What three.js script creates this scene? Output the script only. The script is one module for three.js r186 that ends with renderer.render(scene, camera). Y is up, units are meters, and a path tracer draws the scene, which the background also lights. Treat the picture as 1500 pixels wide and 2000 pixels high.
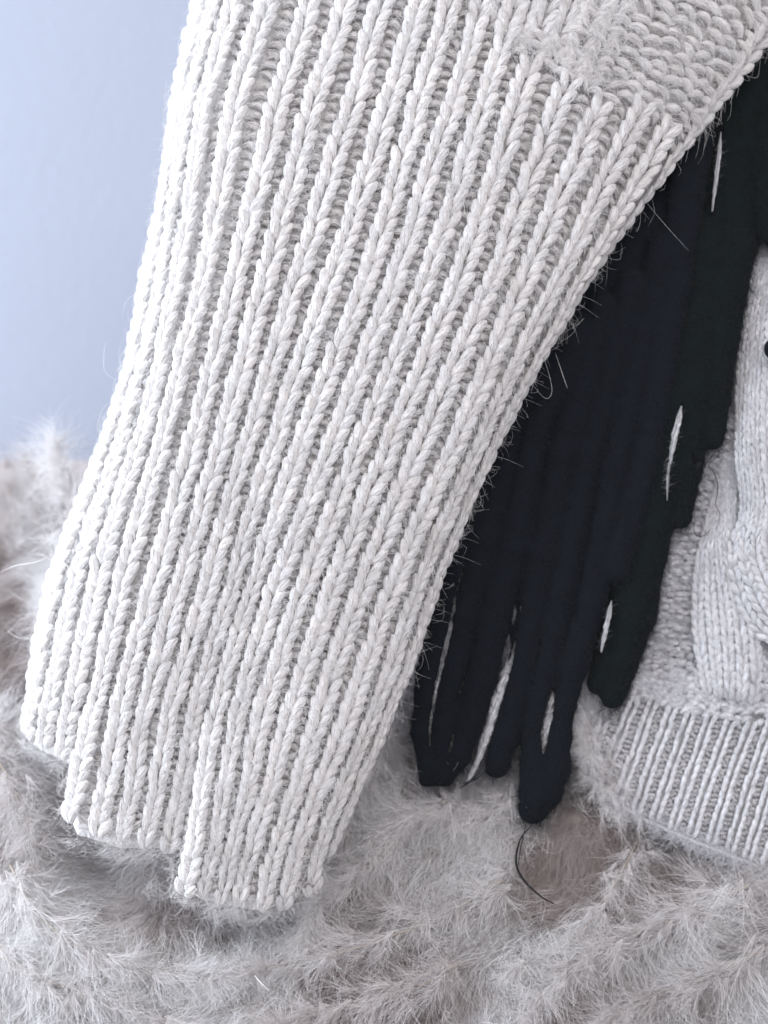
import * as THREE from 'three';
import { MarchingCubes } from 'three/addons/objects/MarchingCubes.js';
import { ImprovedNoise } from 'three/addons/math/ImprovedNoise.js';
import { mergeVertices } from 'three/addons/utils/BufferGeometryUtils.js';
import { RectAreaLightUniformsLib } from 'three/addons/lights/RectAreaLightUniformsLib.js';

// ---------------------------------------------------------------- camera, light, exposure
const D = 0.6;                                   // metres from the lens to the plane of the sleeve
const scene = new THREE.Scene();
const camera = new THREE.PerspectiveCamera(2 * Math.atan(0.2 / D) * 180 / Math.PI, 0.75, 0.02, 20);
camera.position.set(0, 0, D); camera.lookAt(0, 0, 0);
camera.focus = D - 0.004; camera.userData.fStop = 4.5;
const renderer = new THREE.WebGLRenderer({ antialias: true });
renderer.setSize(768, 1024);
renderer.toneMapping = THREE.LinearToneMapping;
renderer.toneMappingExposure = 1.0;
renderer.shadowMap.enabled = true;
RectAreaLightUniformsLib.init();
scene.background = new THREE.Color(0.50, 0.50, 0.545);  // the dim room around the still life
function areaLight(name, color, intensity, w, h, pos, target) {
  const l = new THREE.RectAreaLight(color, intensity, w, h); l.name = name;
  l.position.set(...pos); l.lookAt(...target); scene.add(l);
}
areaLight('window_light', new THREE.Color(0.80, 0.89, 1.0), 7.9, 0.8, 1.2, [-0.98, 0.22, 0.20], [0, 0, -0.03]);
areaLight('room_light', new THREE.Color(0.99, 0.972, 0.985), 3.1, 1.6, 1.2, [0.25, 1.0, 1.3], [0, 0, 0]);

// ---------------------------------------------------------------- helpers
let seed = 20240607;
const rnd = () => { seed = (seed + 0x6d2b79f5) | 0; let t = Math.imul(seed ^ (seed >>> 15), 1 | seed); t = (t + Math.imul(t ^ (t >>> 7), 61 | t)) ^ t; return ((t ^ (t >>> 14)) >>> 0) / 4294967296; };
const rr = (a, b) => a + (b - a) * rnd();
const gauss = () => (rnd() + rnd() + rnd() - 1.5) * 1.15;
const perlin = new ImprovedNoise();
const N3 = (x, y, z = 0) => perlin.noise(x + 31.7, y + 17.3, z + 5.1);
const clamp = (x, a = 0, b = 1) => Math.min(b, Math.max(a, x));
const smooth = (a, b, x) => { const t = clamp((x - a) / (b - a)); return t * t * (3 - 2 * t); };
const lerp = (a, b, t) => a + (b - a) * t;
const add = (a, b) => [a[0] + b[0], a[1] + b[1], a[2] + b[2]];
const sub = (a, b) => [a[0] - b[0], a[1] - b[1], a[2] - b[2]];
const mul = (a, k) => [a[0] * k, a[1] * k, a[2] * k];
const dot = (a, b) => a[0] * b[0] + a[1] * b[1] + a[2] * b[2];
const cross = (a, b) => [a[1] * b[2] - a[2] * b[1], a[2] * b[0] - a[0] * b[2], a[0] * b[1] - a[1] * b[0]];
const len = (a) => Math.hypot(a[0], a[1], a[2]);
const unit = (a) => mul(a, 1 / (len(a) || 1));
const mix3 = (p, a, b, c, x, y, z) => [p[0] + a[0] * x + b[0] * y + c[0] * z, p[1] + a[1] * x + b[1] * y + c[1] * z, p[2] + a[2] * x + b[2] * y + c[2] * z];
const PX = 1 / 5000;                              // 5000 picture points to the metre at the sleeve
const W = (px, py, z) => { const k = (D - z) / D * PX; return [(px - 750) * k, (1000 - py) * k, z]; };
// smooth curve through values given at rising stations
function curve(xs, ys, x) {
  const n = xs.length; let i = 0; while (i < n - 2 && x > xs[i + 1]) i++;
  const h = xs[i + 1] - xs[i], t = (x - xs[i]) / h;
  const s = (ys[i + 1] - ys[i]) / h;
  const m0 = i > 0 ? (ys[i + 1] - ys[i - 1]) / (xs[i + 1] - xs[i - 1]) : s, m1 = i < n - 2 ? (ys[i + 2] - ys[i]) / (xs[i + 2] - xs[i]) : s;
  if (t < 0) return ys[i] + m0 * (x - xs[i]);
  if (t > 1) return ys[i + 1] + m1 * (x - xs[i + 1]);
  const t2 = t * t, t3 = t2 * t;
  return (2 * t3 - 3 * t2 + 1) * ys[i] + (t3 - 2 * t2 + t) * h * m0 + (-2 * t3 + 3 * t2) * ys[i + 1] + (t3 - t2) * h * m1;
}
function lin(xs, ys, x) {
  const n = xs.length; if (x <= xs[0]) return ys[0]; if (x >= xs[n - 1]) return ys[n - 1];
  let i = 0; while (x > xs[i + 1]) i++; return lerp(ys[i], ys[i + 1], (x - xs[i]) / (xs[i + 1] - xs[i]));
}
// a path through points, sampled at t in 0..1
function path(pts, t) { const n = pts.length - 1, xs = pts.map((_, i) => i / n); return pts[0].map((_, k) => curve(xs, pts.map((p) => p[k]), t)); }

class Builder {
  constructor() { this.p = []; this.n = []; this.u = []; this.c = []; this.i = []; }
  // a round strand along pts; up: the side that faces out; flat: height over width
  strand(pts, radii, up, ns, flat = 1, ply = 0, col = null) {
    const base = this.p.length / 3, m = pts.length; let s = 0; const ph = rnd() * 6.28, uo = rnd(), vo = rnd(), tone = ply ? gauss() * 0.03 : 0, warm = ply ? gauss() * 0.012 : 0, st = ply ? Array.from({ length: ns }, () => gauss()) : null, tw = 1.2 * gauss();
    for (let k = 0; k < m; k++) {
      const a = pts[Math.max(0, k - 1)], b = pts[Math.min(m - 1, k + 1)], t = unit(sub(b, a));
      if (k) s += len(sub(pts[k], pts[k - 1]));
      const nn = unit(sub(up, mul(t, dot(up, t)))), bb = cross(t, nn);
      for (let j = 0; j <= ns; j++) {
        const g = j / ns * Math.PI * 2, ca = Math.cos(g), sa = Math.sin(g);
        let r = radii[k], dr = 0;
        if (ply) { const e = (x) => { x = ((x + tw * k / m) % ns + ns) % ns; const i0 = Math.floor(x), q = x - i0; return 1 + ply * lerp(st[i0 % ns], st[(i0 + 1) % ns], q); }; r *= e(j); dr = (e(j + 0.5) - e(j - 0.5)) * ns / 6.283; }
        this.p.push(pts[k][0] + (bb[0] * ca + nn[0] * sa * flat) * r, pts[k][1] + (bb[1] * ca + nn[1] * sa * flat) * r, pts[k][2] + (bb[2] * ca + nn[2] * sa * flat) * r);
        const cq = ca * flat + sa * dr, sq = sa - ca * dr, q = unit([bb[0] * cq + nn[0] * sq, bb[1] * cq + nn[1] * sq, bb[2] * cq + nn[2] * sq]);
        this.n.push(q[0], q[1], q[2]);
        this.u.push(uo + j / ns, vo + s * 60);
        if (col) { const c = col(k / (m - 1)); this.c.push(c[0], c[1], c[2]); } else this.c.push(1 + tone + warm, 1 + tone, 1 + tone - warm);
      }
    }
    for (let k = 0; k < m - 1; k++) for (let j = 0; j < ns; j++) {
      const a = base + k * (ns + 1) + j, b = a + 1, c = a + ns + 1, d = c + 1;
      this.i.push(a, c, b, b, c, d);
    }
  }
  // a sheet of na x nb cells over f(a, b) -> point
  sheet(f, na, nb) {
    const base = this.p.length / 3, g = [];
    for (let a = 0; a <= na; a++) for (let b = 0; b <= nb; b++) g.push(f(a / na, b / nb));
    const at = (a, b) => g[clamp(a, 0, na) * (nb + 1) + clamp(b, 0, nb)];
    for (let a = 0; a <= na; a++) for (let b = 0; b <= nb; b++) {
      const p = at(a, b), q = unit(cross(sub(at(a + 1, b), at(a - 1, b)), sub(at(a, b - 1), at(a, b + 1))));
      const k = q[2] < 0 ? -1 : 1;
      this.p.push(...p); this.n.push(q[0] * k, q[1] * k, q[2] * k); this.u.push(p[0] * 60, p[1] * 60); this.c.push(1, 1, 1);
    }
    for (let a = 0; a < na; a++) for (let b = 0; b < nb; b++) {
      const o = base + a * (nb + 1) + b;
      this.i.push(o, o + 1, o + nb + 1, o + 1, o + nb + 2, o + nb + 1);
    }
  }
  geometry() {
    const g = new THREE.BufferGeometry();
    g.setAttribute('position', new THREE.Float32BufferAttribute(this.p, 3));
    g.setAttribute('normal', new THREE.Float32BufferAttribute(this.n, 3));
    g.setAttribute('uv', new THREE.Float32BufferAttribute(this.u, 2));
    g.setAttribute('color', new THREE.Float32BufferAttribute(this.c, 3));
    g.setIndex(this.i); return g;
  }
  build(name, material, parent) { return mesh(name, this.geometry(), material, parent); }
}
function mesh(name, geometry, material, parent = scene) {
  const o = new THREE.Mesh(geometry, material); o.name = numbered(name); o.castShadow = o.receiveShadow = true; parent.add(o); return o;
}
const used = {};
function numbered(name) { const n = used[name] = (used[name] ?? -1) + 1; return n ? `${name}_${String(n).padStart(3, '0')}` : name; }
function thing(name, label, category, group) {
  const o = new THREE.Group(); o.name = numbered(name); o.userData = { label, category }; if (group) o.userData.group = group; scene.add(o); return o;
}
function copies(name, geometry, material, parent, list) {            // countless alike hairs: [matrix, colour]
  const o = new THREE.InstancedMesh(geometry, material, list.length); o.name = numbered(name); o.userData.kind = 'stuff';
  list.forEach(([m, c], k) => { o.setMatrixAt(k, m); if (c) o.setColorAt(k, c); });
  o.castShadow = o.receiveShadow = true; parent.add(o); return o;
}
const basis = (p, x, y, z, sx, sy = sx, sz = sx) => new THREE.Matrix4().set(x[0] * sx, y[0] * sy, z[0] * sz, p[0], x[1] * sx, y[1] * sy, z[1] * sz, p[1], x[2] * sx, y[2] * sy, z[2] * sz, p[2], 0, 0, 0, 1);

// ---------------------------------------------------------------- materials
function dataTexture(w, h, f) {
  const d = new Uint8Array(w * h * 4);
  for (let y = 0; y < h; y++) for (let x = 0; x < w; x++) { const v = f(x / w, y / h), o = (y * w + x) * 4; for (let k = 0; k < 3; k++) d[o + k] = clamp(Array.isArray(v) ? v[k] : v) * 255; d[o + 3] = 255; }
  const t = new THREE.DataTexture(d, w, h); t.wrapS = t.wrapT = THREE.RepeatWrapping; t.magFilter = THREE.LinearFilter; t.needsUpdate = true; return t;
}
// value noise that repeats, nx by ny cells
function tile(nx, ny, s0) {
  const v = new Float32Array(nx * ny); let s = s0; for (let i = 0; i < v.length; i++) { s = (Math.imul(s, 1664525) + 1013904223) | 0; v[i] = (s >>> 8) / 16777216; }
  return (u, w) => { const x = u * nx, y = w * ny, i = Math.floor(x), j = Math.floor(y), a = x - i, b = y - j, q = (p, r) => v[((r % ny + ny) % ny) * nx + ((p % nx + nx) % nx)];
    const sa = a * a * (3 - 2 * a), sb = b * b * (3 - 2 * b); return lerp(lerp(q(i, j), q(i + 1, j), sa), lerp(q(i, j + 1), q(i + 1, j + 1), sa), sb); };
}
const fa = tile(14, 5, 11), fb = tile(30, 12, 12), fc = tile(24, 20, 13);
const fibreBump = dataTexture(512, 512, (u, v) => { const w = u + 0.10 * v; return 0.5 * fa(w, v) + 0.32 * fb(w - 0.2 * v + 0.2 * v, v) + 0.18 * fc(u, v); });
const wa = tile(12, 12, 21), wb = tile(64, 64, 22), wc = tile(200, 200, 23);
const feltBump = dataTexture(1024, 1024, (u, v) => 0.3 * wa(u, v) + 0.3 * wb(u, v) + 0.4 * wc(u, v));
const woolBump = feltBump;
const wool = (r, g, b) => new THREE.MeshPhysicalMaterial({ vertexColors: true, color: new THREE.Color().setRGB(r, g, b), roughness: 0.95, specularIntensity: 0.08, bumpMap: fibreBump, bumpScale: 0.0011, sheen: 0.35, sheenRoughness: 0.7, sheenColor: new THREE.Color(0.9, 0.9, 0.95) });
const sleeveWool = wool(0.765, 0.738, 0.724), cableWool = wool(0.75, 0.74, 0.755);
const hairMat = (r, g, b) => new THREE.MeshStandardMaterial({ color: new THREE.Color().setRGB(r, g, b), roughness: 0.75, vertexColors: false });
const sleeveHair = hairMat(0.79, 0.765, 0.755), cableHair = hairMat(0.76, 0.755, 0.78);
const felt = new THREE.MeshPhysicalMaterial({ color: new THREE.Color().setRGB(0.0125, 0.0148, 0.0195), roughness: 0.98, specularIntensity: 0.15, bumpMap: feltBump, bumpScale: 0.0004, sheen: 0.5, sheenRoughness: 0.6, sheenColor: new THREE.Color(0.28, 0.31, 0.36) });
const feltGreen = felt.clone(); feltGreen.color.setRGB(0.0115, 0.0155, 0.0160);
const blackHair = hairMat(0.012, 0.013, 0.016);
const furMat = new THREE.MeshStandardMaterial({ color: new THREE.Color(1, 1, 1), roughness: 0.6, vertexColors: true });
const backing = new THREE.MeshStandardMaterial({ color: new THREE.Color().setRGB(0.44, 0.38, 0.37), roughness: 1 });
const stemMat = new THREE.MeshStandardMaterial({ color: new THREE.Color().setRGB(0.50, 0.42, 0.34), roughness: 0.8 });
const wallPaint = new THREE.MeshStandardMaterial({ color: new THREE.Color().setRGB(0.36, 0.385, 0.46), roughness: 0.9, bumpMap: feltBump, bumpScale: 0.0003 });

// ---------------------------------------------------------------- the wall behind
{
  const g = new THREE.BoxGeometry(2.4, 1.8, 0.02); const uv = g.attributes.uv; for (let i = 0; i < uv.count; i++) uv.setXY(i, uv.getX(i) * 8, uv.getY(i) * 6);
  const w = mesh('wall', g, wallPaint); w.position.set(0, 0.35, -0.26); w.userData.kind = 'structure';
}

// ---------------------------------------------------------------- hair for yarn and fur
// a few loose fibres lying along y, lifting towards z; unit = 1 m, real sizes
function fuzzTuft(n, L, r, spread, lift) {
  const b = new Builder();
  for (let k = 0; k < n; k++) {
    const l = L * rr(0.35, 1.35), x0 = gauss() * spread, y0 = gauss() * L * 0.35, a = gauss() * 0.9, cx = gauss() * 1.7, h = lift * rr(0.2, 1.2), pts = [], rad = [];
    const dir = rnd() < 0.8 ? 1 : -1;
    for (let i = 0; i <= 4; i++) { const t = i / 4; pts.push([x0 + l * (a * t + cx * t * t * 0.6), y0 + dir * l * (t - 0.25 * t * t), h * Math.sin(t * 2.1) * (0.7 + 0.3 * t)]); rad.push(r * (1.1 - 0.8 * t)); }
    b.strand(pts, rad, [0.3, 0.2, 1], 3);
  }
  return b.geometry();
}
const yarnFuzz = [0, 1, 2, 3].map(() => fuzzTuft(11, 0.0070, 0.000055, 0.0018, 0.0030));
const fineFuzz = [0, 1, 2].map(() => fuzzTuft(7, 0.0052, 0.000055, 0.0018, 0.0016));
class Fuzz {
  constructor(geos) { this.g = geos; this.l = []; }
  put(p, x, y, z, s) { y = unit(y); const xx = unit(cross(y, z)); this.l.push([Math.floor(rnd() * this.g.length), basis(p, xx, y, cross(xx, y), s)]); }
  build(name, mat, parent) {                     // all the fuzz of one knit as one mesh
    const per = this.g.map((g) => g.attributes.position.count), ind = this.g.map((g) => g.index.count), nv = this.l.reduce((a, [k]) => a + per[k], 0), ni = this.l.reduce((a, [k]) => a + ind[k], 0);
    const P = new Float32Array(nv * 3), Q = new Float32Array(nv * 3), I = new Uint32Array(ni), v = new THREE.Vector3(); let a = 0, b = 0;
    for (const [k, m] of this.l) {
      const p = this.g[k].attributes.position, n = this.g[k].attributes.normal, x = this.g[k].index;
      for (let i = 0; i < x.count; i++) I[b++] = x.getX(i) + a;
      for (let i = 0; i < p.count; i++, a++) { v.fromBufferAttribute(p, i).applyMatrix4(m).toArray(P, a * 3); v.fromBufferAttribute(n, i).transformDirection(m).toArray(Q, a * 3); }
    }
    const g = new THREE.BufferGeometry(); g.setAttribute('position', new THREE.BufferAttribute(P, 3)); g.setAttribute('normal', new THREE.BufferAttribute(Q, 3)); g.setIndex(new THREE.BufferAttribute(I, 1));
    mesh(name, g, mat, parent).userData.kind = 'stuff';
  }
}
function stray(b, pts, r = 0.00005, n = 18) {
  const P = [], R = []; for (let i = 0; i <= n; i++) { const t = i / n; P.push(path(pts, t)); R.push(r * (1 - 0.6 * Math.abs(2 * t - 1))); }
  b.strand(P, R, [0.2, 0.3, 1], 5);
}

// a surface the yarn is worked on: S(u, y) -> point; frame() gives across, down and outward directions
function frame(S, u, y) {
  const p = S(u, y), t = unit(sub(S(u, y + 6), S(u, y - 6))), a = sub(S(u + 0.25, y), S(u - 0.25, y)), w = len(a) * 2;
  const n0 = cross(a, t), n = unit(mul(n0, -1)), b = unit(cross(t, n));
  return { p, t, b: mul(b, dot(b, a) < 0 ? -1 : 1), n: n, w };
}
// one V of yarn: two legs leaning together downwards
function knitStitch(B, f, half, pitch, r, h, fuzz, o = {}) {
  for (const s of [-1, 1]) {
    const pts = [], rad = [], jx = gauss() * half * 0.09, jt = gauss() * pitch * 0.10, rk = r * rr(0.86, 1.12), hj = gauss() * 0.0002, seg = o.seg ?? 8;
    for (let i = 0; i <= seg; i++) {
      const t = i / seg, al = lerp(-0.92, 0.78, t) * pitch * (o.long ?? 1) + jt, ac = s * half * ((o.out ?? 0.84) - (o.lean ?? 0.68) * Math.pow(t, 0.95)) + jx;
      const hh = h + r * (0.62 * Math.sin(Math.PI * clamp(t * 0.92 + 0.10)) - 0.25) + hj - 0.35 * r * t * t * t + (o.dome ?? 0) * r * (1 - Math.min(1, Math.abs(ac) / half));
      pts.push(mix3(f.p, f.b, f.t, f.n, ac, al, hh));
      rad.push(rk * Math.max(0.16, Math.pow(Math.sin(Math.PI * clamp(0.10 + 0.84 * Math.pow(t, 0.85))), 0.62)));
    }
    B.strand(pts, rad, f.n, o.ns ?? 13, 0.92, 0.085);
    if (fuzz && rnd() < (o.fuzz ?? 1)) { const m = pts[seg >> 1], y = unit(sub(pts[seg], pts[0])), x = unit(cross(y, f.n)); fuzz.put(add(m, mul(f.n, r * 0.8)), x, mul(y, rnd() < 0.5 ? 1 : -1), f.n, (o.fz ?? 1) * rr(0.8, 1.25)); }
  }
}
// a purl bump: one short arc of yarn lying across
function purlBump(B, f, half, r, h, arch, fuzz, fz = 1, q = 0.4) {
  const pts = [], rad = [], tilt = gauss() * 0.25, k = rr(0.9, 1.12);
  for (let i = 0; i <= 7; i++) {
    const t = i / 7 * 2 - 1;
    pts.push(mix3(f.p, f.b, f.t, f.n, t * half, arch * (t * t - 0.5) + tilt * t * half * 0.6, h + r * (0.75 * (1 - t * t) - 0.3)));
    rad.push(r * k * Math.max(0.22, Math.pow(Math.cos(t * 1.35), 0.55)));
  }
  B.strand(pts, rad, f.n, 10, 0.95, 0.08);
  if (fuzz && rnd() < q) fuzz.put(add(pts[3], mul(f.n, r * 0.5)), f.t, f.b, f.n, fz * rr(0.7, 1.1));
}

// ---------------------------------------------------------------- the ribbed sleeve
const US = Array.from({ length: 19 }, (_, i) => i - 1);
const RY = [-60, 220, 520, 820, 1120, 1370, 1600, 1800];
const RX = [
  [404, 418, 440, 478, 545, 628, 700, 768, 840, 902, 965, 1030, 1095, 1190, 1290, 1390, 1490, 1580, 1600],
  [350, 357, 375, 407, 463, 543, 610, 685, 757, 815, 880, 940, 1003, 1085, 1167, 1247, 1322, 1380, 1388],
  [300, 307, 327, 360, 407, 467, 529, 593, 660, 725, 782, 842, 905, 968, 1035, 1100, 1143, 1164, 1160],
  [229, 236, 259, 293, 334, 392, 446, 498, 551, 608, 668, 722, 781, 843, 905, 952, 980, 990, 984],
  [116, 125, 160, 202, 252, 309, 363, 415, 462, 505, 552, 604, 660, 717, 775, 824, 852, 862, 856],
  [66, 77, 110, 148, 195, 243, 290, 340, 388, 428, 472, 523, 575, 632, 688, 735, 763, 772, 766],
  [28, 40, 72, 102, 142, 200, 250, 296, 341, 392, 430, 468, 510, 555, 598, 640, 664, 672, 666],
  [0, 10, 40, 70, 104, 160, 206, 252, 297, 348, 386, 420, 457, 502, 542, 580, 600, 606, 600]];
const RZ = [-40, -28, -17, -8.5, -3, 0, 1.6, 2.6, 3.4, 4, 4.2, 4, 3.4, 2.4, 0.8, -1.6, -6, -12, -19];
const endY = (u) => lin([-1, 2.3, 2.8, 3.2, 5, 7.3, 7.75, 9, 12, 13.5, 15, 17], [1450, 1500, 1610, 1640, 1668, 1668, 1745, 1768, 1790, 1775, 1690, 1600], u);
const topY = (u) => lin([8, 9, 10, 11, 12, 13, 14, 15, 16], [-200, 30, 90, 125, 155, 190, 220, 250, 240], u);
function S(u, y) {
  const col = (yy) => { let i = 0; return curve(US, RX.map((r) => r).map((r) => r)[yy], u); };
  const xs = RY.map((_, k) => col(k));
  const wob = 4.5 * N3(u * 0.9, y * 0.006, 3) + 3.4 * N3(u * 2.3, y * 0.02, 9);
  const px = curve(RY, xs, y) + wob;
  let z = curve(US, RZ, u) * (1 - 0.25 * smooth(900, 1500, y));
  z += 5 * smooth(1300, 1640, y) * smooth(7.2, 8.0, u) - 9 * smooth(1340, 1480, y) * (1 - smooth(2.2, 3.0, u)) - 2.5 * smooth(1300, 1640, y) * smooth(6.2, 7.3, u) * (1 - smooth(7.3, 7.8, u));
  z += 2.2 * N3(px * 0.004, y * 0.003, 1) + 1.0 * N3(px * 0.012, y * 0.006, 2);
  z += 4 * smooth(-100, 400, y) - 4;
  const over = clamp((y - (endY(u) - 30)) / 34, 0, 1.2); z -= 8 * over * over;
  return W(px, y, z * 0.001);
}
const sleeve = thing('ribbed_sleeve', 'chunky pale grey ribbed knit sleeve hanging in front, cuff resting on the fur', 'sleeve');
{
  const fuzz = new Fuzz(yarnFuzz);
  // the inside of the knit: a dense ground under the ribs, with a back layer and a closed lip
  const g = new Builder(), back = new Builder();
  const ground = (a, b, d) => { const u = lerp(-1.2, 17, a), y = lerp(-75, endY(u), b), f = frame(S, u, y); return add(f.p, mul(f.n, d - 0.0006)); };
  g.sheet((a, b) => ground(a, b, -0.0018), 150, 190);
  g.build('knit_ground', sleeveWool, sleeve);
  back.sheet((a, b) => { const u = lerp(-1.2, 17, a), y = lerp(-75, endY(u) - 10, b), p = S(u, y); return [p[0], p[1], Math.min(p[2] - 0.004, lerp(-0.013, -0.0165, smooth(12, 16, u)))]; }, 60, 60);
  back.build('back_layer', sleeveWool, sleeve);
  for (let q = 0; q < 130; q++) {                // fluff along the rolled cuff edge
    const u = rr(-0.6, 14.6), f = frame(S, u, endY(u) - rr(2, 26));
    const sd = rnd() < 0.5; fuzz.put(add(f.p, mul(f.n, 0.0022)), sd ? f.b : f.t, sd ? f.t : mul(f.b, -1), f.n, rr(0.7, 1.1));
  }
  for (let c = -1; c <= 16; c++) {
    const B = new Builder(), top = topY(c), end = endY(c) - 17; let y = -70 + rnd() * 20;
    while (y < end) {
      const step = lerp(25.8, 23.2, smooth(600, 1500, y)), f = frame(S, c, y), rib = y > top + gauss() * 8;
      if (rib || c <= 12 || c === 16) {
        const half = Math.min(f.w, 0.0145) * lerp(0.375, 0.425, smooth(500, 1300, y)) * (1 + 0.06 * N3(c * 3.1, y * 0.01)) * (c > 8 && !rib ? 1.15 : 1);
        knitStitch(B, f, half, step * PX, 0.00184 * clamp(half / 0.0042, 0.72, 1.1), c === 16 ? 0.0002 : (rib ? 0.0014 : 0.0005), fuzz, c < 1 || c > 14 ? { fuzz: c > 14 ? 0.1 : 0.3, fz: 0.6, dome: 0.5, out: 0.76, lean: 0.62 } : { dome: rib ? 0.5 : 0.1, out: rib ? 0.76 : 0.84, lean: rib ? 0.62 : 0.68 });
      }
      y += step * (1 + gauss() * 0.09);
    }
    if (B.p.length) B.build('rib', sleeveWool, sleeve);
  }
  for (let c = -1; c <= 15; c++) {               // purl stitches sunk between the ribs
    const B = new Builder(), u = c + 0.5, top = topY(u), end = endY(u) - 20; let y = -70 + rnd() * 20;
    while (y < end) {
      const step = lerp(27, 24, smooth(600, 1500, y)), f = frame(S, u, y);
      if (y > top - 10) { const a = gauss() * 0.5, q = { ...f, p: mix3(f.p, f.b, f.t, f.n, gauss() * 0.0007, 0, gauss() * 0.0003), b: add(mul(f.b, Math.cos(a)), mul(f.t, Math.sin(a))), t: sub(mul(f.t, Math.cos(a)), mul(f.b, Math.sin(a))) }; purlBump(B, q, Math.min(f.w, 0.0145) * rr(0.2, 0.29), 0.0014, -0.0017, 0.0018, fuzz, u > 14 ? 0.6 : 1.0, u > 14 ? 0.25 : 1); }
      else if (u < 12.6) knitStitch(B, f, Math.min(f.w, 0.0145) * 0.33, step * PX, 0.0018, 0.0004, fuzz);
      y += step * (1 + gauss() * 0.05) * (y > top - 10 ? 0.72 : 1);
    }
    B.build('purl_valley', sleeveWool, sleeve);
  }
  const M = new Builder();                       // bumpy moss stitch above the ribs at the right
  for (let u = 10.6; u < 15.7; u += 0.42) {
    const top = topY(u); let y = -75 + (Math.round(u * 2) % 2) * 12;
    while (y < top + 6) {
      if (u < 12.4 && (y < 20 * N3(u, 3) + 30 * (12.4 - u) || rnd() < 0.25 * (12.4 - u))) { y += 24; continue; }
      const f = frame(S, u + gauss() * 0.05, y);
      const tl = gauss() * 0.45; purlBump(M, { ...f, b: add(mul(f.b, Math.cos(tl)), mul(f.t, Math.sin(tl))), t: sub(mul(f.t, Math.cos(tl)), mul(f.b, Math.sin(tl))) }, Math.min(f.w, 0.02) * rr(0.16, 0.27), 0.0017, 0.0007 + gauss() * 0.0006, rr(0.0002, 0.0016), fuzz, 1.1, 1); fuzz.put(add(f.p, mul(f.n, 0.003)), f.t, f.b, f.n, 1.1);
      y += 21 + gauss() * 5;
    }
  }
  M.build('moss_stitch', sleeveWool, sleeve);
  for (let k = 0; k < 1500; k++) {               // a loose halo of fibres crossing the ribs
    const u = rr(0, 15.3), y = rr(-60, 1700); if (y > endY(u) - 20) continue;
    const f = frame(S, u, y), a = rnd() * 6.283;
    fuzz.put(mix3(f.p, f.b, f.t, f.n, 0, 0, 0.0022), f.b, add(mul(f.b, Math.cos(a)), mul(f.t, Math.sin(a))), f.n, rr(0.5, 1.1));
  }
  fuzz.build('yarn_fuzz', sleeveHair, sleeve);
  // longer loose hairs standing off the yarn and along the lit edge
  const H = new Builder();
  const z0 = 0.006;
  for (let k = 0; k < 320; k++) {
    const edge = rnd() < 0.45, y = rr(-20, 1650), u = edge ? (rnd() < 0.6 ? rr(-0.6, 0.6) : rr(15.6, 16.4)) : rr(0, 15);
    if (y > endY(u) - 20) continue;
    const f = frame(S, u, y), l = rr(0.004, 0.013), a = gauss() * 1.2, sg = u < 8 ? -1 : 1, p = add(f.p, mul(f.n, 0.0032));
    const dx = edge ? sg * rr(0.2, 0.9) : gauss() * 0.8, c = gauss() * 1.5;
    stray(H, [p, mix3(p, f.b, f.t, f.n, l * dx * 0.4, l * 0.35 * a, l * 0.2), mix3(p, f.b, f.t, f.n, l * (dx * 0.7 + c * 0.3), l * 0.65 * a, l * 0.28), mix3(p, f.b, f.t, f.n, l * (dx * 0.7 + c * 0.7), l * (0.7 * a + c * 0.5), l * 0.2)], rr(0.00003, 0.00005), 10);
  }
  const by = (list, z, r) => stray(H, list.map(([x, y]) => W(x, y, z)), r, 26);
  by([[385, 30], [352, 75], [349, 105], [360, 118]], -0.012, 0.00006); by([[372, 95], [350, 120], [330, 126]], -0.012, 0.00004);
  by([[230, 745], [205, 725], [203, 690], [207, 668]], -0.018, 0.00007); by([[238, 620], [246, 590], [262, 575]], -0.018, 0.00006);
  by([[212, 830], [190, 842], [200, 800], [222, 780]], -0.02, 0.00006);
  by([[490, 20], [466, 110], [480, 150]], 0.004, 0.00006); by([[395, 390], [403, 425], [408, 440]], 0.004, 0.00006);
  by([[380, 585], [440, 580], [510, 535]], 0.007, 0.00006); by([[523, 410], [524, 450], [515, 490]], 0.008, 0.00007);
  by([[690, 720], [750, 690], [800, 700]], 0.009, 0.00004); by([[330, 1460], [350, 1450], [372, 1430]], 0.008, 0.00006);
  by([[1035, 745], [1065, 778], [1078, 760], [1062, 700], [1045, 690]], -0.008, 0.00006); by([[1085, 690], [1100, 735], [1108, 758]], -0.010, 0.00009);
  by([[905, 985], [935, 990], [938, 968], [920, 962], [930, 985]], -0.010, 0.00006); by([[880, 1020], [905, 1010], [912, 990], [903, 975]], -0.01, 0.00006);
  by([[1262, 395], [1300, 440], [1345, 490]], -0.006, 0.00004); by([[975, 850], [962, 880], [940, 900]], -0.01, 0.00005);
  by([[1140, 545], [1130, 580], [1112, 595]], -0.008, 0.00005);
  H.build('loose_hairs', sleeveHair, sleeve).userData.kind = 'stuff';
}

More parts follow.
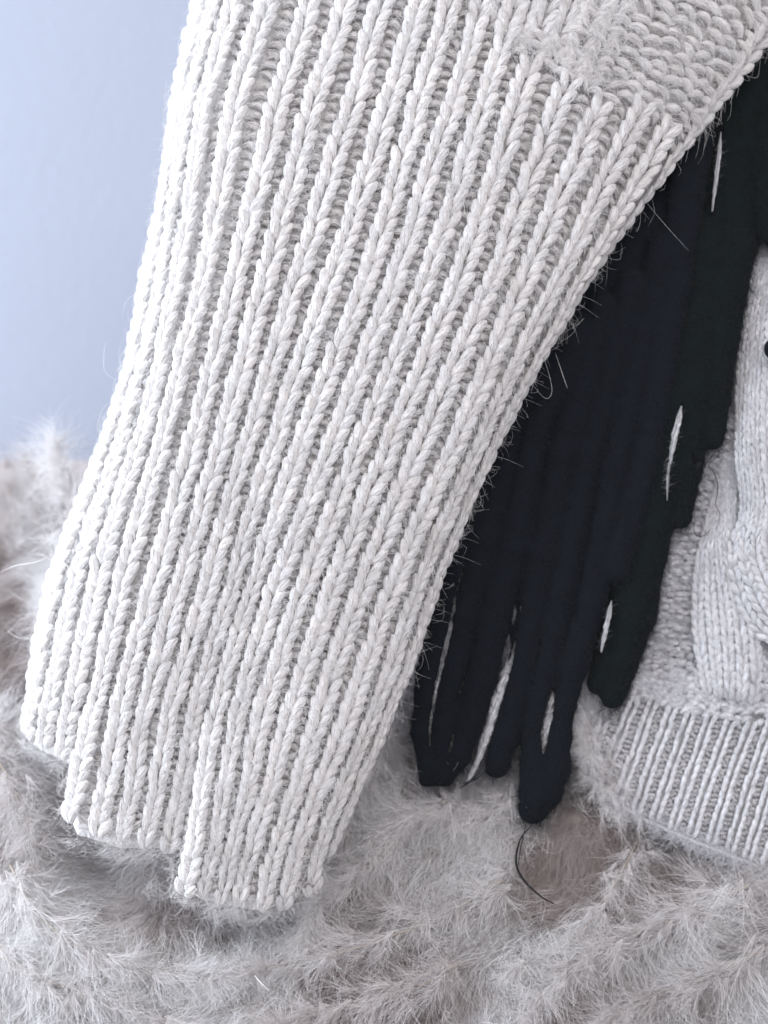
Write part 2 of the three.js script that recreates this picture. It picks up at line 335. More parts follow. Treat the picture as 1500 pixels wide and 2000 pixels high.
// ---------------------------------------------------------------- the cable sweater behind
const sweater = thing('cable_sweater', 'pale cable knit sweater at the right, behind the black gloves, with a fine ribbed hem', 'sweater');
{
  const fuzz = new Fuzz(fineFuzz), zB = -0.033;
  const zAt = (x, y) => zB + 0.004 * N3(x * 0.006, y * 0.006, 4) - 0.008 * smooth(1220, 1040, x) * smooth(1250, 1500, y) + 0.006 * smooth(1380, 1640, y) * smooth(1130, 1230, x);
  const ground = new Builder();
  const hemEnd = (x) => lin([1000, 1120, 1180, 1250, 1340, 1420, 1500, 1600], [1420, 1490, 1553, 1600, 1640, 1672, 1703, 1735], x);
  ground.sheet((a, b) => { const x = lerp(1030, 1640, a), y = lerp(80, hemEnd(x) - 4, b); return W(x, y, zAt(x, y) - 0.0022); }, 110, 260);
  ground.build('knit_ground', cableWool, sweater);
  const bk = new Builder(); bk.sheet((a, b) => { const x = lerp(1035, 1640, a), y = lerp(80, hemEnd(x) - 12, b); return W(x, y, zAt(x, y) - 0.007); }, 20, 40); bk.build('back_layer', cableWool, sweater);
  // hem ribs
  const X = (u, y) => 1243 + 41 * u - 0.385 * (y - 1350) + 0.00012 * (y - 1350) * (y - 1350) + 2.5 * N3(u * 1.7, y * 0.01, 6);
  const SH = (u, y) => { const x = X(u, y); return W(x, y, zAt(x, y)); };
  const hemTop = (x) => lin([1150, 1210, 1250, 1350, 1450, 1600], [1440, 1375, 1348, 1385, 1408, 1415], x);
  for (let u = -2; u <= 10; u++) {
    const B = new Builder(), V = new Builder(); let y = 1330 + rnd() * 8;
    while (y < 1750) {
      const x = X(u, y), fl = smooth(1120, 1215, x - 0.15 * (y - 1400));
      if (y > hemTop(x) && y < hemEnd(x) - 6 && x > 1130) knitStitch(B, frame(SH, u, y), 0.0028, 0.0029, 0.00112, lerp(-0.0012, 0.0009, fl), fuzz, { out: 0.66, lean: 0.24, seg: 6, ns: 8, fz: 0.55, fuzz: 0.5 });
      y += 14;
    }
    y = 1336;
    while (y < 1750) {
      const x = X(u + 0.5, y);
      if (y > hemTop(x) && y < hemEnd(x) - 6 && x > 1130) for (const o of [0.36, 0.5, 0.64]) purlBump(V, frame(SH, u + o + gauss() * 0.04, y + gauss() * 3), 0.0011, 0.0007, -0.0011, 0.0009, fuzz, 0.7, 0.25);
      y += 9.5;
    }
    if (B.p.length) B.build('hem_rib', cableWool, sweater);
    if (V.p.length) V.build('purl_valley', cableWool, sweater);
  }
  const lip = new Builder();                      // edge of the hem
  for (let x = 1150; x < 1560; x += 13) {
    const p = W(x, hemEnd(x) - 5, zAt(x, 1600) + 0.0006), q = W(x + 15, hemEnd(x + 15) - 5, zAt(x, 1600) + 0.0006), pts = [], rad = [];
    for (let i = 0; i <= 5; i++) { const t = i / 5; pts.push(add(add(p, mul(sub(q, p), t * 1.4 - 0.2)), [0, -0.0005 * Math.sin(Math.PI * t), 0.0006 * Math.sin(Math.PI * t)])); rad.push(0.0009 * Math.max(0.35, Math.sin(Math.PI * (0.1 + 0.8 * t)))); }
    lip.strand(pts, rad, [0, 0, 1], 7);
    for (let k = 0; k < 3; k++) { fuzz.put(add(pts[2], [gauss() * 0.001, gauss() * 0.001, 0.0004]), [1, 0, 0], [gauss() * 0.5, -1, 0], [0, 0, 1], 1.2); fuzz.put(pts[2], [0, 1, 0], [1, gauss(), 0], [0, 0, 1], 1.2); }
  }
  lip.build('hem_edge', cableWool, sweater);
  // soft reverse side between the cables
  const P = new Builder();
  for (let y = 440; y < 1345; y += 12) for (let x = 1225; x < 1560; x += 14) {
    if (y > 1040 && x > 1375 || x > 1450 && y > 800) continue;
    const xx = x + gauss() * 7, yy = y + gauss() * 4, f = { p: W(xx, yy, zAt(xx, yy)), b: [1, 0, 0], t: [0, -1, 0], n: [0, 0, 1] };
    purlBump(P, f, rr(0.0013, 0.0021), 0.00115, -0.0006 + gauss() * 0.0004, rr(-0.0006, 0.0010), fuzz, 1.5, 1);
  }
  // the uneven row above the hem
  for (let k = 0; k < 420; k++) {
    const x = rr(1235, 1560), y = lerp(1312, hemTop(x) + 8, rnd()) + (x > 1440 ? rr(-50, 0) : 0);
    const a = gauss() * 0.9, f = { p: W(x, y, zAt(x, y) + 0.0005), b: [Math.cos(a), Math.sin(a), 0], t: [Math.sin(a), -Math.cos(a), 0], n: [0, 0, 1] };
    purlBump(P, f, rr(0.0014, 0.0024), 0.00125, 0.0001 + gauss() * 0.0004, 0.0010, fuzz, 1.1, 0.8);
  }
  P.build('reverse_stitch', cableWool, sweater);
  // cable strands: columns of small V stitches that follow a path, raised above the ground
  const strandOf = (paths, rise, name, wide) => {
    const B = new Builder(), n = paths.length - 1, SS = (u, y) => { const k = clamp(Math.floor(u), 0, n - 1), a = path(paths[k], y / 1000), b = path(paths[k + 1], y / 1000), q = u - k; const x = lerp(a[0], b[0], q), yy = lerp(a[1], b[1], q), e = clamp(u / n); return W(x, yy, zAt(x, yy) + rise * smooth(-30, 300, y) * smooth(1080, 930, y) * Math.pow(Math.max(0.05, Math.sin(Math.PI * clamp(0.06 + 0.88 * e))), 0.6)); };
    const arc = [0]; for (let i = 1; i <= 200; i++) arc.push(arc[i - 1] + len(sub(SS(n / 2, i * 5), SS(n / 2, i * 5 - 5)))); const L = arc[200], rows = Math.round(L / 0.0036), along = arc.map((_, i) => i * 5), at = (q) => lin(arc, along, clamp(q) * L);
    for (let c = 0; c < wide; c++) for (let r = 0; r < rows; r++) {
      const u = (c + 0.5) / wide * n, f = frame(SS, u, at((r + 0.5 + gauss() * 0.08) / rows)), half = f.w * n / wide * 0.5;
      knitStitch(B, f, half * 0.95, 0.0036, clamp(half * 0.5, 0.0009, 0.00145), 0.0002 + gauss() * 0.0002, fuzz, { seg: 6, ns: 9, fz: 0.9, fuzz: 0.8 });
    }
    B.sheet((a, b) => SS(a * n, b * 1000), 24, 60);
    B.build(name, cableWool, sweater);
  };
  strandOf([[[1415, 890], [1372, 1040], [1356, 1110], [1350, 1210], [1362, 1300], [1372, 1355]], [[1428, 890], [1404, 1040], [1406, 1110], [1418, 1210], [1424, 1300], [1424, 1365]], [[1442, 890], [1436, 1040], [1450, 1110], [1478, 1210], [1488, 1300], [1482, 1375]]], 0.0042, 'cable_strand', 5);
  strandOf([[[1492, 440], [1446, 640], [1436, 870], [1446, 990], [1423, 1080], [1436, 1165], [1475, 1240], [1545, 1275]], [[1530, 440], [1492, 640], [1482, 860], [1492, 980], [1485, 1060], [1496, 1110], [1530, 1170], [1580, 1200]], [[1600, 440], [1565, 640], [1560, 850], [1565, 960], [1570, 1020], [1575, 1060], [1590, 1100], [1620, 1120]]], 0.0085, 'cable_strand', 6);
  // white wool that works its way up between the glove fingers
  const tuft = (pts, z, r, n = 7) => { const T = new Builder(); for (let m = 0; m < n; m++) { const s = m * 6.283 / n, q = [], rad = []; for (let i = 0; i <= 24; i++) { const t = i / 24, p = path(pts, t), w = W(p[0], p[1], z); q.push([w[0] + (Math.cos(s + t * (2 + m)) + 0.8 * N3(t * 8, m, 3)) * r * 0.62 * Math.sin(Math.PI * (0.1 + 0.85 * t)), w[1], w[2] + Math.sin(s + t * (3 + m)) * r * 0.5]); rad.push(r * 0.34 * Math.pow(Math.sin(Math.PI * (0.04 + 0.92 * t)), 0.7) * (1 + 1.1 * N3(t * 14, s))); } T.strand(q, rad, [0, 0, 1], 9, 1, 0.08); }
    for (let m = 0; m < 16; m++) { const p = path(pts, rr(0.05, 0.95)); fuzz.put(W(p[0], p[1], z + r * 0.8), [1, 0, 0], [-0.15, -1, 0], [0, 0, 1], rr(0.25, 0.45)); }
    T.build('yarn_strand', cableWool, sweater); };
  tuft([[1408, 258], [1401, 330], [1391, 414]], -0.0205, 0.0009);
  tuft([[1331, 793], [1319, 845], [1308, 908]], -0.0205, 0.0014); tuft([[1308, 895], [1304, 930], [1303, 978]], -0.0205, 0.0005);
  tuft([[1194, 1174], [1185, 1220], [1174, 1274]], -0.0205, 0.0011);
  tuft([[906, 1090], [893, 1150], [880, 1225], [862, 1300], [849, 1360], [840, 1420], [838, 1458]], -0.0235, 0.0012);
  tuft([[1008, 1240], [1000, 1285], [988, 1322], [972, 1362], [958, 1412], [942, 1465], [915, 1525]], -0.0245, 0.0026, 11);
  tuft([[1079, 1350], [1071, 1400], [1063, 1440], [1061, 1474]], -0.0240, 0.0022, 11);
  tuft([[932, 1240], [918, 1290], [902, 1340], [892, 1366]], -0.0240, 0.0009); tuft([[887, 1430], [881, 1458], [877, 1472]], -0.0235, 0.0008);
  fuzz.build('yarn_fuzz', cableHair, sweater);
}

// ---------------------------------------------------------------- the gloves
// a glove is one skin over tapered bones [x, y, radius] in picture points; cuts are the gaps between fingers
function glove(o, box, zc, bones, cuts, flat, mat, k0, seedZ) {
  const R = 170, [x0, y0, x1, y1] = box, zh = 0.016, size = R;
  const mc = new MarchingCubes(R, mat, false, false, 700000);
  const fx = (i) => lerp(x0, x1, i / (size - 1)), fy = (i) => lerp(y1, y0, i / (size - 1));
  const cap = (px, py, a, b) => { const dx = b[0] - a[0], dy = b[1] - a[1], t = clamp(((px - a[0]) * dx + (py - a[1]) * dy) / (dx * dx + dy * dy || 1)); return [Math.hypot(px - a[0] - dx * t, py - a[1] - dy * t), lerp(a[2], b[2], t), lerp(a[3] ?? 0, b[3] ?? 0, t)]; };
  const segs = []; for (const b of bones) for (let i = 0; i < b.length - 1; i++) segs.push([b[i], b[i + 1]]);
  const field = mc.field; 
  for (let j = 0; j < size; j++) for (let i = 0; i < size; i++) {
    const px = fx(i) + 3.5 * N3(fy(j) * 0.06, fx(i) * 0.06, seedZ), py = fy(j), near = [];
    for (const [a, b] of segs) { const q = cap(px, py, a, b); if (q[0] < q[1] + 40) near.push(q); }
    let cut = 1e3; for (const c of cuts) for (let s = 0; s < c.length - 1; s++) { const q = cap(px, py, c[s], c[s + 1]); cut = Math.min(cut, q[0] - q[1]); }
    for (let k = 0; k < size; k++) {
      const z = lerp(-zh, zh, k / (size - 1)) / PX; let d = 60, first = true;
      for (const [r2, rad, dz] of near) {
        const th = Math.min(rad * flat, 24), e = (Math.hypot(r2 / rad, (z - dz) / th) - 1) * Math.min(rad, th) * 1.15;
        if (first) { d = e; first = false; continue; }
        const h = clamp(0.5 + 0.5 * (e - d) / k0); d = lerp(e, d, h) - k0 * h * (1 - h);
      }
      if (cut < 20) d = Math.max(d, -cut);
      field[i + j * size + k * size * size] = -d;
    }
  }
  mc.isolation = 0; mc.update();
  const n = mc.count, P = new Float32Array(n * 3);
  for (let v = 0; v < n; v++) {
    const gx = mc.positionArray[v * 3], gy = mc.positionArray[v * 3 + 1], gz = mc.positionArray[v * 3 + 2];
    // grid index g in -1..1 maps to (index - half) / half
    const ix = (gx + 1) * size / 2, iy = (gy + 1) * size / 2, iz = (gz + 1) * size / 2;
    P.set(W(fx(ix), fy(iy), zc + lerp(-zh, zh, iz / (size - 1))), v * 3);
  }
  let g = new THREE.BufferGeometry(); g.setAttribute('position', new THREE.BufferAttribute(P, 3));
  g = mergeVertices(g, 1e-6); g.computeVertexNormals();
  const p = g.attributes.position, uv = new Float32Array(p.count * 2);
  for (let v = 0; v < p.count; v++) { uv[v * 2] = p.getX(v) * 25; uv[v * 2 + 1] = p.getY(v) * 25; }
  g.setAttribute('uv', new THREE.BufferAttribute(uv, 2));
  const m = mesh('glove_body', g, mat, o);
  // short dark fluff over the skin
  const nn = g.attributes.normal, list = [[], [], []];
  for (let k = 0; k < 9000; k++) {
    const v = Math.floor(rnd() * p.count), q = [p.getX(v), p.getY(v), p.getZ(v)], nv = [nn.getX(v), nn.getY(v), nn.getZ(v)]; if (nv[2] < -0.3) continue;
    const a = gauss(), y = unit([a, -1, 0.1]), z = unit(sub(nv, mul(y, dot(nv, y)))), x = cross(y, z);
    list[k % 3].push([basis(q, x, y, z, rr(0.4, 0.8))]);
  }
  fineFuzz.forEach((f, k) => copies('wool_fluff', f, blackHair, o, list[k]));
  return m;
}
const frontGlove = thing('glove', 'black wool glove closest to the ribbed sleeve, its long fingers hanging lowest onto the fur', 'glove', 'pair of black wool gloves');
glove(frontGlove, [790, 40, 1440, 1650], -0.0235, [
  [[1040, 700, 24], [975, 800, 21, 3], [915, 1010, 26], [868, 1170, 23], [834, 1320, 23], [824, 1430, 20], [834, 1500, 18]],
  [[1075, 680, 26], [1000, 820, 23, 3], [945, 1050, 30], [905, 1200, 25], [884, 1320, 26], [866, 1420, 25], [858, 1495, 20]],
  [[1130, 640, 30], [1045, 840, 26, 3], [1000, 1060, 34], [958, 1220, 36], [938, 1330, 33], [915, 1410, 29], [893, 1475, 26], [868, 1515, 19], [832, 1522, 15]],
  [[1180, 600, 30], [1098, 880, 27, 3], [1060, 1080, 33], [1030, 1240, 28], [1010, 1350, 28], [983, 1440, 29], [970, 1494, 26]],
  [[1235, 560, 34], [1150, 880, 27, 3], [1098, 1150, 28], [1066, 1300, 30], [1046, 1420, 27], [1048, 1500, 32], [1052, 1550, 38], [1042, 1580, 30]],
  [[1300, 480, 36], [1205, 900, 28, 3], [1155, 1180, 28], [1118, 1300, 30], [1102, 1380, 22], [1092, 1440, 22], [1086, 1500, 28], [1072, 1550, 26]],
  [[1360, 200, 42], [1320, 560, 32, 3], [1268, 880, 30, 3], [1205, 1110, 34]],
  [[1140, 560, 120, -24], [1050, 900, 90, -24]], [[1250, 400, 120, -24], [1200, 800, 110, -24], [1110, 1120, 80, -24]], [[1330, 80, 110, -24], [1290, 560, 70, -24], [1240, 880, 70, -24]],
], [
  [[908, 1080, 1], [893, 1150, 2], [880, 1225, 4], [862, 1300, 5], [849, 1360, 4], [840, 1420, 3], [838, 1462, 1.5]],
  [[935, 1230, 0.5], [918, 1290, 1.5], [902, 1340, 3], [892, 1368, 1.5]], [[886, 1432, 2], [881, 1458, 3], [876, 1475, 1]],
  [[1022, 1155, 0.5], [1010, 1230, 1.5], [1000, 1285, 3], [988, 1320, 6], [972, 1362, 11], [958, 1410, 10], [940, 1465, 11], [925, 1515, 18]],
  [[1058, 1240, 1.5], [1048, 1300, 2], [1038, 1350, 0.5]], [[1011, 1470, 1], [1004, 1505, 4], [996, 1540, 8]],
  [[1078, 1352, 6], [1071, 1400, 9], [1063, 1440, 6], [1061, 1478, 1.5]],
  [[1196, 1172, 3], [1186, 1220, 4], [1172, 1280, 2]], [[1334, 788, 2], [1322, 840, 6], [1306, 910, 6], [1303, 985, 2]], [[1412, 250, 2], [1401, 330, 5], [1388, 420, 3]],
], 0.7, felt, 9, 1);
const backGlove = thing('glove', 'black wool glove at the right, overlapping the pale cable sweater with stepped short fingertips', 'glove', 'pair of black wool gloves');
glove(backGlove, [1120, 40, 1600, 1420], -0.0255, [
  [[1470, 60, 120, -12], [1440, 250, 90, -12], [1410, 480, 68, -12]], [[1580, 80, 80], [1530, 300, 70], [1518, 446, 40]],
  [[1430, 480, 48], [1408, 640, 40], [1396, 780, 30], [1390, 853, 26]],
  [[1380, 480, 60], [1352, 760, 44], [1336, 900, 38], [1327, 1006, 27]],
  [[1340, 640, 60], [1290, 900, 60], [1252, 1080, 50], [1236, 1200, 46], [1215, 1290, 34], [1197, 1358, 26]],
  [[1260, 1040, 30], [1200, 1240, 34], [1168, 1335, 22]],
], [
  [[1196, 1172, 3], [1186, 1220, 4], [1172, 1280, 2]], [[1334, 788, 2], [1322, 840, 6], [1306, 910, 6], [1303, 985, 2]], [[1412, 250, 2], [1401, 330, 5], [1388, 420, 3]],
  [[1362, 908, 8], [1354, 890, 2]],
], 0.5, feltGreen, 5, 2);
{
  const A = new Builder(), th = (b, l, z, r) => stray(b, l.map(([x, y, dz = 0]) => W(x, y, z + dz)), r, 30);
  th(A, [[1040, 1610], [1016, 1640], [1008, 1685], [1024, 1720], [1058, 1752], [1082, 1765]], -0.010, 0.00055);
  th(A, [[1030, 1600], [1018, 1650], [1012, 1690]], -0.0125, 0.00025);
  th(A, [[945, 1495], [925, 1520], [898, 1540]], -0.018, 0.0006); th(A, [[950, 1500], [930, 1522], [905, 1530]], -0.017, 0.0004);
  A.build('loose_thread', blackHair, frontGlove);
  const B = new Builder();
  th(B, [[1405, 868], [1403, 890], [1384, 908], [1394, 922], [1402, 950], [1398, 985], [1406, 1005], [1400, 1035]], -0.0275, 0.00022);
  th(B, [[1400, 880], [1380, 905], [1370, 925]], -0.028, 0.0002); th(B, [[1395, 875], [1410, 885], [1416, 878]], -0.0275, 0.00012);
  th(B, [[1357, 1010], [1356, 1038], [1366, 1048], [1380, 1042], [1388, 1032]], -0.0275, 0.0002);
  th(B, [[1300, 1062], [1320, 1066], [1345, 1060]], -0.0285, 0.00008); th(B, [[1297, 1080], [1310, 1095], [1306, 1112]], -0.0285, 0.00008);
  th(B, [[1452, 600], [1458, 640], [1472, 660], [1465, 700]], -0.0285, 0.0001); th(B, [[1445, 670], [1460, 700], [1500, 730]], -0.0285, 0.00009); th(B, [[1470, 580], [1480, 610], [1500, 640]], -0.0285, 0.0001);
  for (let k = 0; k < 60; k++) { const [x, y] = path([[1470, 540], [1432, 730], [1412, 868], [1350, 1000], [1298, 1070], [1280, 1220], [1205, 1380]], rnd()), l = rr(8, 26); th(B, [[x - 6, y], [x + l * 0.5, y + gauss() * 12], [x + l, y + gauss() * 20]], -0.0265, 0.00005); }
  for (let k = 0; k < 26; k++) { const x = rr(1165, 1215), y = rr(1368, 1385); th(B, [[x, y - 8], [x - rr(-6, 12), y + 10], [x - rr(-4, 30), y + rr(14, 34)]], -0.026, 0.00006); }
  B.build('loose_thread', blackHair, backGlove);
}
{
  const knot = thing('wool_knot', 'small dark wool knot on the pale sweater at the right edge', 'knot');
  const B = new Builder();
  for (let k = 0; k < 5; k++) { const a = k * 0.63, q = [], r = []; for (let i = 0; i <= 20; i++) { const t = i / 20 * 6.283, w = W(1507, 682, -0.020); q.push([w[0] + 0.0022 * Math.cos(t) * Math.cos(a), w[1] + 0.003 * Math.sin(t), w[2] + 0.002 * Math.cos(t) * Math.sin(a)]); r.push(0.0010); } B.strand(q, r, [0.1, 0.2, 1], 7); }
  B.build('yarn', felt, knot);
}

// ---------------------------------------------------------------- the fur throw
const fur = new THREE.Group(); fur.name = 'plume_bed'; scene.add(fur);
fur.userData = { label: 'deep fluffy mass of off-white and beige feathery dried grass under the sleeve', category: 'dried grass', kind: 'stuff' };
{
  const FY = [860, 940, 1100, 1300, 1500, 1700, 2000, 2250], FZ = [-0.245, -0.190, -0.118, -0.072, -0.050, -0.031, -0.001, 0.027];
  const zF = (x, y) => curve(FY, FZ, y) + 0.010 * N3(x * 0.0052, y * 0.0052, 7) + 0.004 * N3(x * 0.013, y * 0.013, 8)
    + 0.008 * Math.exp(-(((x - 1120) / 110) ** 2 + ((y - 1660) / 90) ** 2)) - 0.016 * smooth(1120, 1260, x) * smooth(1760, 1640, y) - 0.010 * Math.exp(-(((x - 1045) / 70) ** 2 + ((y - 1590) / 60) ** 2)) - 0.008 * Math.exp(-(((x - 240) / 120) ** 2 + ((y - 1745) / 50) ** 2)) + 0.016 * Math.exp(-(((x - 190) / 110) ** 2 + ((y - 1130) / 200) ** 2));
  const F = (x, y) => W(x, y, zF(x, y));
  const B = new Builder(); B.sheet((a, b) => F(lerp(-400, 1900, a), lerp(900, 2400, b)), 110, 90); B.build('backing', backing, fur);
  // a patch of pile: hairs from a small foot, spreading or drawn together at the tip
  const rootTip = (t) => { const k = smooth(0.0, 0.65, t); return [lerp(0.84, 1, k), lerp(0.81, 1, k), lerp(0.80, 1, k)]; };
  const pile = (n, L, foot, tip, r, wave) => {
    const b = new Builder();
    for (let k = 0; k < n; k++) {
      const a = rnd() * 6.283, q = Math.sqrt(rnd()), x0 = Math.cos(a) * q * foot, z0 = Math.sin(a) * q * foot, l = L * rr(0.6, 1.15), tx = x0 * tip + gauss() * foot * 0.5 * tip + gauss() * 0.0008, tz = z0 * tip + gauss() * foot * 0.5 * tip + gauss() * 0.0008, bend = rr(0.0, 0.3) * l, ph = rnd() * 6, pts = [], rad = [];
      for (let i = 0; i <= 7; i++) { const t = i / 7; pts.push([lerp(x0, tx, t) + wave * Math.sin(ph + t * 5) * t, l * (t - 0.12 * t * t), lerp(z0, tz, t) + bend * t * t + wave * Math.cos(ph + t * 6) * t]); rad.push(r * (1 - 0.72 * t)); }
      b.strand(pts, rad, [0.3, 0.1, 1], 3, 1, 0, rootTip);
    }
    return b.geometry();
  };
  const loose = [0, 1, 2, 3].map(() => pile(110, 0.019, 0.0060, 1.25, 0.00007, 0.0022));
  const locks = [0, 1, 2, 3].map(() => pile(11, 0.020, 0.0014, 0.5, 0.00010, 0.0024));
  const L1 = loose.map(() => []), L2 = locks.map(() => []);
  const place = (x, y, list, sc, tint, towards, tilt) => {
    const p = F(x, y), e = 4, n0 = unit(cross(sub(F(x + e, y), F(x - e, y)), sub(F(x, y - e), F(x, y + e)))), n = n0[2] < 0 ? mul(n0, -1) : n0;
    const fl = unit(sub(towards, mul(n, dot(n, towards)))), yv = unit(add(mul(n, Math.cos(tilt)), mul(fl, Math.sin(tilt)))), zv = unit(sub(fl, mul(yv, dot(fl, yv)))), xv = cross(yv, zv);
    list[Math.floor(rnd() * list.length)].push([basis(p, xv, yv, zv, sc), tint]);
  };
  const brown = (x, y) => clamp(0.24 + 1.3 * N3(x * 0.004, y * 0.004, 12) + 0.8 * N3(x * 0.011, y * 0.011, 14)
    + 1.5 * Math.exp(-(((x - 1130) / 130) ** 2 + ((y - 1680) / 100) ** 2)) + 1.1 * Math.exp(-(((x - 820) / 230) ** 2 + ((y - 1930) / 90) ** 2)) + 0.55 * smooth(160, 20, x) * smooth(1400, 1100, y)
    + 0.8 * Math.exp(-(((x - 800) / 60) ** 2 + ((y - 1270) / 90) ** 2)) - 0.8 * Math.exp(-(((x - 720) / 190) ** 2 + ((y - 1560) / 150) ** 2)) - 0.6 * Math.exp(-(((x - 250) / 330) ** 2 + ((y - 1880) / 110) ** 2)) - 0.7 * Math.exp(-(((x - 170) / 90) ** 2 + ((y - 1080) / 170) ** 2)));
  const flow = (x, y) => { const a = 2.2 * N3(x * 0.0035, y * 0.0035, 20) + 1.2 * N3(x * 0.012, y * 0.012, 22) + lerp(-0.5, 0.5, clamp((x - 300) / 1000)); return [Math.sin(a) * 1, -Math.cos(a), 0.25]; };
  const tintOf = (k, v) => { const c = new THREE.Color(); c.setRGB(Math.min(0.97, lerp(0.965, 0.52, k) * v), Math.min(0.96, lerp(0.945, 0.45, k) * v), Math.min(0.96, lerp(0.94, 0.43, k) * v)); return c; };
  const hidden = (x, y) => y < endY(8) - 130 && x > curve(RY, RX.map((r) => r[3]), y) + 40 && x < curve(RY, RX.map((r) => r[15]), y) - 60;
  for (let k = 0; k < 3600; k++) {
    const y = 915 + 1215 * Math.pow(rnd(), 0.9), x = rr(-100, 1600);
    if (hidden(x, y) || (x > 1230 && y < 1450)) continue;
    const hump = Math.exp(-(((x - 1110) / 90) ** 2 + ((y - 1650) / 75) ** 2));
    place(x, y, L1, rr(0.75, 1.2) * (1 - 0.25 * hump), tintOf(brown(x, y), rr(0.85, 1.05)), unit(add(flow(x, y), [gauss() * 0.5, gauss() * 0.5, 0])), clamp(rr(0.75, 1.25) + 0.2 * hump, 0, 1.35));
  }
  for (let k = 0; k < 4200; k++) {
    const y = 1300 + 820 * rnd(), x = rr(-60, 1560);
    if (hidden(x, y) || (x > 1180 && y < 1560)) continue;
    const hump = Math.exp(-(((x - 1110) / 100) ** 2 + ((y - 1650) / 80) ** 2)); if (hump > 0.45) continue;
    const b = brown(x, y); if (rnd() < b * 0.5) continue;
    place(x, y, L2, rr(0.7, 1.45), tintOf(b * 0.35, rr(0.98, 1.1)), unit(add(flow(x, y), [gauss() * 0.8, gauss() * 0.7, 0.2])), rr(0.6, 1.25));
  }
  for (let k = 0; k < 260; k++) {                 // fluff over the end of the hem and round the glove tips
    const t = rnd(), x = Math.max(1152, lerp(1120, 1230, t) + gauss() * 30), y = lerp(1430, 1600, t) + gauss() * 30, p = [x, y];
    const q = W(x, y, -0.030), d = unit([rr(-0.9, 0.5), rr(-0.9, 0.9), rr(0.35, 0.8)]), zv = unit(cross(d, [0.3, 0.8, 0.5])), xv = cross(d, zv);
    L2[k % 4].push([basis(q, xv, d, zv, rr(0.35, 0.8)), tintOf(0.08, 1)]);
  }
  loose.forEach((g, k) => copies('fur_pile', g, furMat, fur, L1[k]));
  locks.forEach((g, k) => copies('fur_lock', g, furMat, fur, L2[k]));
  // single plumes lying on the bed: a thin stem with sprays of fine hair along it
  const sprays = [0, 1, 2, 3].map(() => {
    const b = new Builder();
    for (let k = 0; k < 18; k++) {
      const a = rnd() * 6.283, o = rr(0.02, 0.55), l = 0.022 * rr(0.4, 1.35), cu = gauss() * 1.3, ph = rnd() * 6, pts = [], rad = [];
      for (let i = 0; i <= 7; i++) { const t = i / 7, q = l * o * (t + 0.5 * t * t); pts.push([Math.cos(a + cu * t) * q + 0.0016 * Math.sin(ph + 6 * t) * t, l * (t - 0.22 * t * t), Math.sin(a + cu * t) * q + 0.0016 * Math.cos(ph + 5 * t) * t]); rad.push(0.00008 * (1 - 0.7 * t)); }
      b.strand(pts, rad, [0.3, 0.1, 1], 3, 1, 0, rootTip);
    }
    return b.geometry();
  });
  const plume = (label, pts, n, k, size, thin = 1) => {
    const o = thing('pampas_plume', label, 'plume', 'feathery dried grass plumes'), L = sprays.map(() => []), st = new Builder(), P = [], Rd = [];
    for (let i = 0; i <= 24; i++) { const t = i / 24, q = path(pts, t); P.push(W(q[0], q[1], q[2])); Rd.push(0.0004 * (1 - 0.8 * t)); }
    st.strand(P, Rd, [0.2, 0.1, 1], 6); st.build('stem', stemMat, o);
    for (let i = 0; i < n; i++) {
      const t = Math.pow(rnd(), thin), q = path(pts, t), q2 = path(pts, Math.min(1, t + 0.03)), q1 = path(pts, Math.max(0, t - 0.03)), p = W(q[0], q[1], q[2]);
      const along = unit(sub(W(...q2), W(...q1))), e = 0.0062 * size * (1 - 0.7 * t), d = unit(add(mul(along, 0.8), [gauss() * 1.25 - 0.1, gauss() * 1.25 - 0.3, gauss() * 0.6 + 0.2])), zv = unit(cross(d, [gauss(), gauss(), 1])), xv = cross(d, zv);
      L[i % 4].push([basis(add(p, [gauss() * e, gauss() * e, gauss() * e]), xv, d, zv, size * rr(0.7, 1.15) * (1 - 0.35 * t)), tintOf(clamp(k + gauss() * 0.12), rr(0.95, 1.05))]);
    }
    sprays.forEach((g, m) => copies('plume_hair', g, furMat, o, L[m]));
  };
  const zp = (x, y, d) => [x, y, zF(x, y) + d], on = (l, d = 0.014) => l.map(([x, y, e = 0]) => zp(x, y, d + e));
  plume('upright white plume tapering to a thin tip beside the lit left edge of the sleeve', [[165, 1330, -0.052], [118, 1180, -0.05], [140, 1040, -0.06], [128, 940, -0.07], [108, 858, -0.075]], 170, 0.0, 1.15);
  plume('blurred brownish plume at the far left, rising towards the wall', [[-40, 1330, -0.075], [10, 1180, -0.10], [30, 1040, -0.125], [10, 905, -0.14]], 110, 0.55, 1.2);
  plume('blurred pale plume at the left edge, its top fading into the wall', [[60, 1120, -0.11], [75, 1010, -0.13], [62, 930, -0.145], [50, 885, -0.15]], 70, 0.2, 1.0);
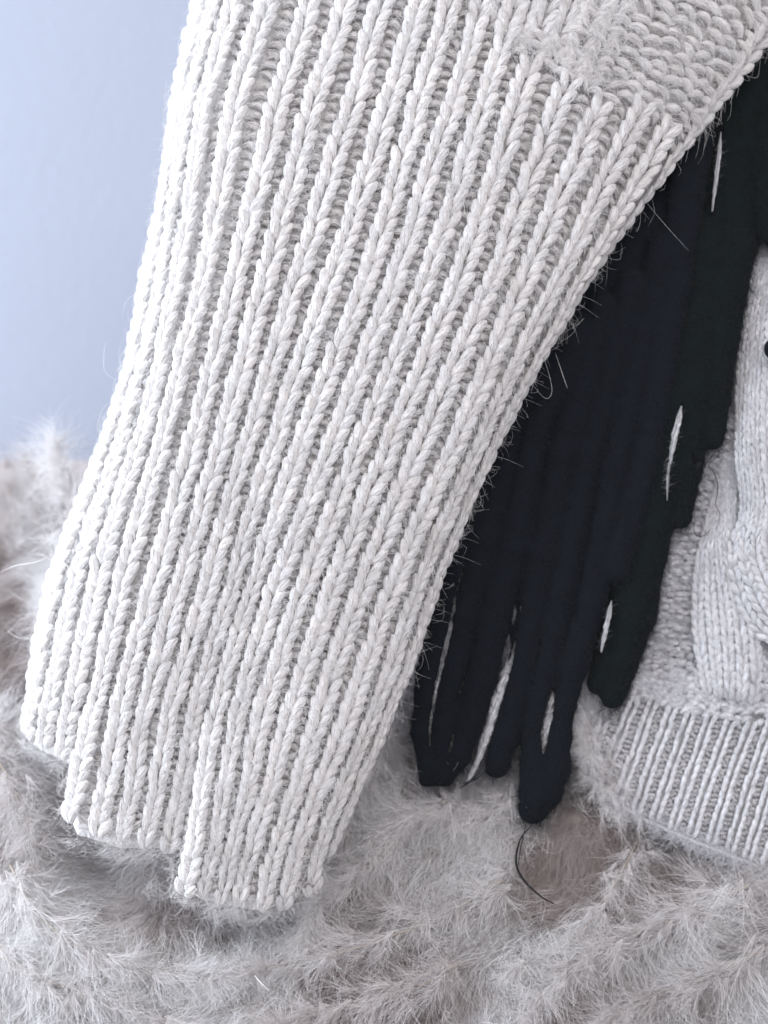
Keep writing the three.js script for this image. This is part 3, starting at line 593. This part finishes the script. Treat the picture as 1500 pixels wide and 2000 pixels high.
  plume('grey-beige plume at the left edge beside the cuff corner', on([[-30, 1440], [20, 1530], [60, 1640], [50, 1730]]), 110, 0.35, 1);
  plume('bright white plume below the left cuff corner, sweeping to the right', on([[20, 1690], [70, 1780], [170, 1860], [330, 1900], [440, 1905]]), 170, 0.0, 1.1);
  plume('white plume in the bottom left corner of the photo', on([[-30, 1850], [80, 1910], [220, 1960], [380, 2010]]), 150, 0.05, 1.1);
  plume('cream plume between the sleeve and the glove fingers', on([[815, 1230], [775, 1370], [735, 1490], [690, 1600], [655, 1700]], 0.012), 150, 0.12, 0.9);
  plume('pale plume with loose wisps just right of the cuff bottom', on([[880, 1560], [790, 1610], [720, 1690], [640, 1740], [590, 1830]]), 170, 0.05, 1);
  plume('cream plume under the tips of the black glove fingers', on([[1010, 1560], [930, 1590], [850, 1600], [770, 1570]], 0.008), 130, 0.05, 0.85);
  plume('greyish plume in the middle of the bottom edge', on([[980, 1720], [860, 1790], [700, 1850], [560, 1880], [470, 1900]]), 150, 0.28, 1);
  plume('brown tinged plume at the bottom centre', on([[900, 1880], [790, 1940], [650, 1970], [520, 2010]]), 140, 0.5, 1);
  plume('plume with bright wisps right of the mauve hump', on([[1250, 1630], [1215, 1700], [1160, 1790], [1080, 1860], [990, 1900]], 0.012), 120, 0.08, 0.85);
  plume('long grey-white plume sweeping down from below the ribbed hem', on([[1460, 1730], [1330, 1790], [1200, 1840], [1090, 1910], [1010, 2010]]), 190, 0.22, 1.1);
  plume('greyish plume in the bottom right corner', on([[1540, 1830], [1420, 1890], [1290, 1940], [1160, 2010]]), 150, 0.32, 1.1);
  const H = new Builder();
  stray(H, [W(0, 1118, -0.02), W(30, 1105, -0.02), W(70, 1098, -0.02), W(102, 1083, -0.022)], 0.00022);
  stray(H, [W(12, 1225, -0.04), W(25, 1240, -0.04), W(50, 1247, -0.04), W(68, 1228, -0.04)], 0.00016);
  stray(H, [W(497, 1905, 0.01), W(510, 1920, 0.012), W(525, 1935, 0.012)], 0.0003);
  H.build('long_hair', sleeveHair, fur).userData.kind = 'stuff';
}
renderer.render(scene, camera);
